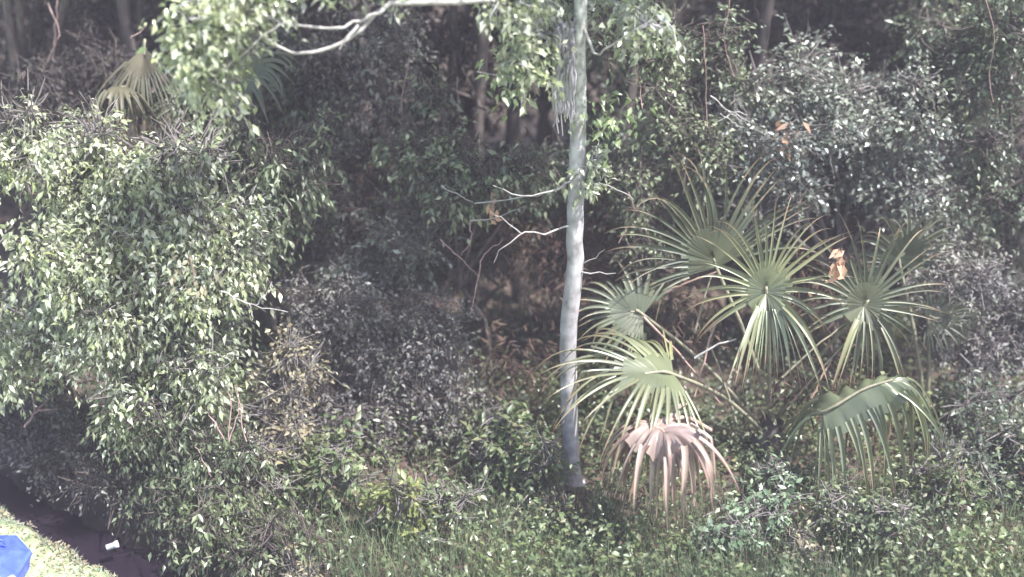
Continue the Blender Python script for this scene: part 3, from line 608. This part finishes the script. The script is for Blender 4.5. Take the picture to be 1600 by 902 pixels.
for hp, ax, L_ in [((320, 165, 10.2), (-.5, -.2, .2), .6), ((375, 125, 10.2), (.6, -.2, .4), .65), ((345, 215, 10.1), (.1, -.5, .1), .6)]:
    frond(palm4, pr4, P(*hp), ax, (0, -.6, .8), L_, 26, 1.9, 1.6, M['palm_shaded'], root=pr4 + [0, 0, .8], joined=True)

# ------------------------------------------------------------------ bare twigs, dead leaves, vines
def twig_thing(name, label, cat, lines, r, mat, group=None):
    o0 = P(*lines[0][0]); t = thing(name, label, cat, tuple(o0), group)
    for ln in lines: limb(t, o0, PP(*ln), r, M[mat], 10, 'twig', .006)
twig_thing('dead_branch', 'thin dead branch slanting down to the right in the hollow left of the slim trunk', 'branch', [[(688, 374, 9.0), (720, 405, 8.95), (748, 432, 8.9)], [(735, 345, 9.1), (736, 375, 9.0), (720, 400, 8.95)], [(748, 432, 8.9), (755, 400, 8.95), (785, 375, 9.0)], [(748, 432, 8.9), (741, 460, 8.85), (735, 490, 8.8)]], (.007, .003), 'twig_red')
twig_thing('dead_branch', 'long bare twig arching across the rusty leaves above the hollow', 'branch', [[(742, 318, 9.1), (790, 312, 9.0), (840, 306, 8.95), (885, 290, 8.9)], [(735, 345, 9.1), (775, 342, 9.1), (820, 322, 9.0)], [(690, 290, 9.2), (740, 318, 9.1)]], (.007, .003), 'twig_pale')
twig_thing('dead_branch', 'pinkish bare twigs left of the glinting tree', 'branch', [[(1125, 165, 9.6), (1150, 180, 9.6), (1172, 192, 9.6)], [(1122, 190, 9.6), (1150, 175, 9.6), (1168, 180, 9.6)], [(1125, 178, 9.6), (1160, 200, 9.6)], [(1110, 150, 9.6), (1160, 190, 9.55)]], (.008, .003), 'twig_pale')
twig_thing('dead_branch', 'dead forked branch poking left out of the grey shrub at far left', 'branch', [[(38, 668, 8.35), (60, 640, 8.45), (85, 615, 8.6)], [(55, 645, 8.45), (50, 615, 8.5)], [(60, 640, 8.45), (90, 640, 8.5)]], (.013, .005), 'twig_red')
twig_thing('dead_branch', 'bare twigs on the right flank of the big sunlit tree', 'branch', [[(345, 455, 7.9), (390, 475, 7.9), (450, 488, 7.95)], [(400, 478, 7.9), (415, 460, 7.9), (425, 440, 7.9)], [(390, 475, 7.9), (395, 500, 7.85)]], (.007, .003), 'twig_pale')
twig_thing('dead_branch', 'fan of straight bare stems under the big sunlit tree', 'branch', [[(358, 690, 7.7), (360, 640, 7.8), (358, 605, 7.9)], [(358, 690, 7.7), (372, 640, 7.8), (368, 605, 7.9)], [(385, 690, 7.7), (376, 640, 7.8), (370, 605, 7.9)], [(352, 690, 7.7), (330, 650, 7.8), (318, 640, 7.8)], [(330, 745, 7.6), (315, 715, 7.6), (305, 695, 7.65)]], (.006, .003), 'twig_red')
twig_thing('dead_branch', 'crossing bare stems at upper left above the brown palm', 'branch', [[(75, 135, 11.0), (90, 155, 11.0), (104, 170, 11.0)], [(90, 0, 11.2), (85, 60, 11.1), (80, 130, 11.0)], [(75, 5, 11.1), (92, 50, 11.0), (78, 90, 11.0)], [(205, 60, 10.2), (228, 42, 10.2)]], (.010, .004), 'twig_red')
for i, (px, y0, y1, Y, lab) in enumerate([(1140, 0, 120, 9.8, 'thin vine hanging left of the glinting tree'), (1098, 40, 200, 9.5, 'thin vine hanging beside the dim green tree'), (1000, 60, 170, 9.2, 'thin vine hanging just right of the slim tree top'), (935, 30, 80, 8.9, 'short vine right of the slim trunk top'), (982, 300, 380, 9.3, 'vine hanging above the small shaded frond'),
        (640, 90, 250, 10.0, 'vine hanging in front of the grey tree'), (715, 120, 240, 10.2, 'vine hanging at the left edge of the dark hollow'), (1250, 300, 440, 9.6, 'vine hanging under the glinting tree, above the palms'), (1540, 0, 160, 9.7, 'vine hanging on the bluish tree')]):
    twig_thing('vine', lab, 'vine', [[(px, y0, Y), (px + rng.uniform(-14, 14), y0 * .6 + y1 * .4, Y), (px + rng.uniform(-10, 10), y0 * .3 + y1 * .7, Y + .1), (px + rng.uniform(-16, 16), y1, Y)]], (.005, .003), 'twig_red', 'vines hanging in the trees')
def dead_leaves(label, px, py, Y, n=10, s=.09, r=(.06, .05, .1), mt='leaf_orange'):
    c = P(px, py, Y); t = thing('dead_leaf_clump', label, 'dead leaves', tuple(c), 'orange dead leaves caught in the branches')
    tb = Tubes(); tb.add([(0, 0, .14), (.01, 0, 0), (0, .01, -.1)], [.006, .005, .003], 4); ob('stalk', tb.mesh('clump_stalk'), M['twig_red'], t)
    for i in range(n):
        lf = Leaves(); lf.add(rng.normal(0, 1, (1, 3)) * r * .6, np.array([[rng.normal(0, .4), rng.normal(0, .3), -1 + .8 * (i % 3 == 0)]]), np.array([[rng.normal(0, .4), -1, .4]]), s * rng.uniform(.8, 1.4), s * .5, .25)
        ob('leaf', lf.mesh('dead_leaf'), M[mt], t)
dead_leaves('bright orange dead leaf clump between the two right palm fronds', 1312, 412, 8.3, 16, .11, np.array([.05, .05, .13]))
dead_leaves('orange brown dead leaves inside the glinting tree', 1232, 212, 9.75, 14, .10, np.array([.12, .05, .13]))
dead_leaves('orange dead leaf clump in the hollow left of the slim trunk', 768, 325, 9.1, 9, .08, np.array([.05, .04, .11]))
dead_leaves('tiny orange dead leaves under the low right frond', 1232, 790, 7.5, 6, .05, np.array([.06, .05, .06]))
dead_leaves('pink dead leaves on the right side of the big sunlit tree', 300, 425, 7.75, 30, .07, np.array([.22, .1, .16]), 'leaf_tan')
# rusty heap of dead fronds and litter in the hollow
lv = Leaves()
for a in [(800, 370, 10.2, .7, .4, .35, 260), (880, 400, 10.0, .5, .4, .4, 200), (950, 340, 10.4, .5, .3, .5, 200), (1290, 440, 9.6, .35, .25, .35, 130), (1060, 480, 9.3, .35, .25, .35, 120), (800, 560, 9.3, .35, .3, .25, 160), (1280, 590, 8.7, .45, .25, .2, 120), (760, 300, 10.4, .5, .3, .3, 120), (100, 190, 11.0, .5, .3, .3, 100), (580, 260, 10.0, .3, .2, .25, 40), (560, 330, 9.9, .3, .2, .2, 25)]:
    spray(lv, (P(*a[:3]), a[3:6]), int(a[6] * .5), 8, .11, .022, .7, .3, None, 1.0, .6)
ob('dead_foliage', lv.mesh('dead_foliage'), M['leaf_rust'], kind='stuff', label='rusty brown dead leaves and needles heaped in the hollows between the shrubs', category='leaf litter')

# ------------------------------------------------------------------ undergrowth
b0_ = G(895, 772)
def weeds(n, mask, hmin, hmax, L, W, per=7, droop=.35):
    lv = Leaves(); x = rng.uniform(-6, 6.6, n); y = rng.uniform(5.2, 11.5, n); ex = rng.uniform(size=n) < .12; x = np.where(ex, rng.uniform(6.5, 9.5, n), x)
    k = (ditch_dist(x, y) < -.42) & mask(x, y) & ~((abs(x - b0_[0] * y / b0_[1]) < .17) & (y < b0_[1]) & (y > b0_[1] - .95)); x, y = x[k], y[k]; n = len(x); z = H(x, y)
    h = rng.uniform(hmin, hmax, n) * (.6 + .5 * np.sin(x * 2.1 + 1) * np.cos(y * 2.7) + .4)
    kk = np.linspace(.15, 1, per); ln = rng.normal(0, .25, (n, 1, 3)) * [1, 1, 0]
    pos = np.stack([x, y, z], -1)[:, None, :] + ln * (h[:, None] * kk)[..., None] + np.array([0, 0, 1]) * (h[:, None] * kk)[..., None]
    pos += rng.normal(0, .02, pos.shape)
    a = rng.uniform(0, 2 * math.pi, pos.shape[:2]); d = np.stack([np.cos(a), np.sin(a), rng.normal(.1, .4, a.shape) - droop], -1)
    nn = rng.normal(0, .5, pos.shape); nn[..., 2] += 1; sc = rng.uniform(.5, 1.3, a.shape)
    lv.add(pos.reshape(-1, 3), d.reshape(-1, 3), nn.reshape(-1, 3), (L * sc).ravel(), (W * sc).ravel()); return lv
def patch(cx, cy, f=1.0, t=0.0):
    return lambda x, y: (np.sin(x * 1.9 * f + cx) + np.sin(y * 2.3 * f + cy) + rng.normal(0, .5, len(x))) > t
ob('undergrowth', weeds(13000, patch(0, 0, 1, -.4), .12, .5, .065, .032).mesh('olive_weeds'), M['leaf_olive'], kind='stuff', label='olive green low weeds covering the floor below the trees', category='undergrowth')
ob('undergrowth', weeds(12000, patch(2, 1, 1.2, -.2), .12, .55, .055, .028).mesh('green_weeds'), M['leaf_mid'], kind='stuff', label='mid green small leaved plants mixed through the low weeds', category='undergrowth')
ob('undergrowth', weeds(5000, patch(4, 3, 1.4, .3), .1, .4, .05, .024).mesh('dry_weeds'), M['leaf_rust'], kind='stuff', label='reddish brown dry stems and leaves among the low weeds', category='undergrowth')
def grass_xy(n):
    x = rng.uniform(-4, 6, n); y = rng.uniform(5.4, 8.3, n); k = (ditch_dist(x, y) < -.4) & (rng.uniform(5.2, 8.3, n) > y - .2); return x[k], y[k]
V, F = blades(60000, grass_xy, .15, .5, .008, .35)
ob('tall_grass', new_mesh('tall_grass', V, F), M['grass'], kind='stuff', label='tall soft grey green grass along the bottom of the view', category='grass')
def vcol(o_label, px, Y, w_, h_, mt, leaf, dens, cat='plant', nm='leafy_plant', droop=.3, stems=3):
    g = gx(px, Y); g[2] = H(g[0], g[1]); c = g + [0, 0, h_ * .55]
    tree(nm, o_label, cat, g, [(c, (w_, w_ * .8, h_ * .5)), (c + [w_ * .5, -.05, h_ * .15], (w_ * .6, w_ * .5, h_ * .4))], M[mt], M['bark_grey'], leaf, dens, droop, .012, stems, .14)
vcol('yellow green leafy plant standing left of centre at the bottom', 625, 7.45, .22, .55, 'leaf_yellow', (.07, .034), .8)
vcol('yellowish sapling with large leaves in the lower middle', 775, 8.35, .25, .75, 'leaf_olive', (.09, .042), .9)
vcol('pale mint leafed plant below the dead brown frond', 1110, 7.3, .28, .45, 'leaf_mint', (.065, .034), .7)
vcol('mint green plant with white lit tips right of the dead frond', 1180, 7.5, .24, .5, 'leaf_mint', (.06, .03), .7)
vcol('small whitish fern like plant under the centre palm frond', 1195, 8.0, .15, .5, 'leaf_mint', (.08, .02), .6)
vcol('green bush at the bottom below the twiggy shrub', 500, 7.9, .38, .6, 'leaf_olive', (.075, .036), 1.0, 'shrub', 'low_shrub')
vcol('low blue green plant left of the slim trunk base', 690, 7.6, .3, .45, 'leaf_mid', (.06, .03), 1.0)
vcol('light green plant just left of the slim trunk', 835, 8.1, .2, .6, 'leaf_olive', (.08, .038), .8)
vcol('pinkish dead weeds around the foot of the slim trunk', 855, 7.85, .2, .18, 'leaf_rust', (.06, .03), .8)
vcol('green bush at bottom right under the low palm frond', 1330, 7.4, .4, .55, 'leaf_mid', (.06, .03), 1.1, 'shrub', 'low_shrub')
vcol('olive bush in the lower right between two green ones', 1430, 7.8, .35, .6, 'leaf_olive', (.06, .03), 1.1, 'shrub', 'low_shrub')
vcol('tiny bright weed with orange tint on the bottom right', 1240, 7.2, .2, .3, 'leaf_tan', (.05, .025), .6)
vcol('grey green weed at the bottom between the ditch and the yellow plant', 450, 7.1, .3, .4, 'leaf_tan', (.05, .024), .9)

# ------------------------------------------------------------------ blue cover on the lawn and white pipe end by the ditch
c = G(-28, 908); Rr = .40
cov = thing('garden_cover', 'bright blue faceted cover on the lawn in the lower left corner', 'cover', (c[0], c[1], 0))
def octo(r, z, ph=math.pi / 8): return [(r * math.cos(ph + i * math.pi / 4), r * math.sin(ph + i * math.pi / 4), z) for i in range(8)]
V = octo(Rr, .14) + octo(Rr * 1.03, .15) + octo(Rr * 1.03, .17) + octo(Rr * .95, .19) + octo(Rr * .25, .29) + [(0, 0, .295)]
F3 = []
me = bpy.data.meshes.new('cover_lid')
faces = [[r * 8 + i, r * 8 + (i + 1) % 8, (r + 1) * 8 + (i + 1) % 8, (r + 1) * 8 + i] for r in range(4) for i in range(8)] + [[32 + i, 32 + (i + 1) % 8, 40] for i in range(8)]
me.from_pydata(V, [], faces)
m, nt, b = base_mat('blue_plastic'); b.inputs['Roughness'].default_value = .35
n_ = nt.nodes.new('ShaderNodeTexNoise'); n_.inputs['Scale'].default_value = 5; n_.inputs['Detail'].default_value = 6
r_ = ramp(nt, [(.045, .075, .50), (.07, .11, .62)], [.4, .6]); nt.links.new(n_.outputs[0], r_.inputs[0]); nt.links.new(r_.outputs[0], b.inputs['Base Color'])
ob('lid', me, m, cov)
me = bpy.data.meshes.new('cover_skirt'); V = octo(Rr * .99, .14) + octo(Rr * .90, .0) ; me.from_pydata(V, [], [[i, (i + 1) % 8, 8 + (i + 1) % 8, 8 + i] for i in range(8)]); ob('base', me, m, cov)
tb = Tubes(); tb.add(spline([(.1, .06, .29), (.12, .08, .33), (.18, .11, .33), (.2, .12, .285)], 8), (.012, .012), 6); ob('handle', tb.mesh('handle'), m, cov, True)
c = G(175, 850); c[2] = -.02
pipe = thing('pipe_end', 'short white pipe end lying at the edge of the dark ditch', 'pipe', tuple(c))
d = nrm([.8, .35, .1]); V = []; sg = 14; a_ = nrm(np.cross(d, [0, 0, 1])); b_ = np.cross(a_, d)
prof = [(.02, .020), (.02, .026), (.09, .026), (.09, .031), (.12, .031), (.12, .025), (.04, .020)]
for t_, r_ in prof:
    for i in range(sg): V.append(d * (t_ - .07) + (a_ * math.cos(2 * math.pi * i / sg) + b_ * math.sin(2 * math.pi * i / sg)) * r_)
f = [(k * sg + i, k * sg + (i + 1) % sg, ((k + 1) % 7) * sg + (i + 1) % sg, ((k + 1) % 7) * sg + i) for k in range(7) for i in range(sg)]
m = noise_mat('white_plastic', [(.7, .7, .68), (.8, .8, .8)], 10, (1, 1, 1), .4, .05)
ob('tube', new_mesh('pipe', np.array(V), np.array(f)), m, pipe)

# ------------------------------------------------------------------ added thin volume that lifts the blacks like camera flare
HZ = 0.0033
if HZ:
    me = bpy.data.meshes.new('flare_veil'); x0, x1, y0, y1, z0, z1 = -13, 13, -2, 19, -1.3, 10.5
    me.from_pydata([(x, y, z) for x in (x0, x1) for y in (y0, y1) for z in (z0, z1)], [], [(0, 1, 3, 2), (4, 6, 7, 5), (0, 4, 5, 1), (2, 3, 7, 6), (0, 2, 6, 4), (1, 5, 7, 3)])
    m = bpy.data.materials.new('flare_veil'); m.use_nodes = True; nt = m.node_tree; nt.nodes.remove(nt.nodes['Principled BSDF'])
    v = nt.nodes.new('ShaderNodeVolumePrincipled'); v.inputs['Color'].default_value = (.95, .89, 1, 1); v.inputs['Density'].default_value = HZ
    nt.links.new(v.outputs[0], nt.nodes['Material Output'].inputs['Volume'])
    ob('flare_veil', me, m, kind='stuff', label='added pale veil volume lifting the dark tones of the wood like camera flare', category='flare_veil')
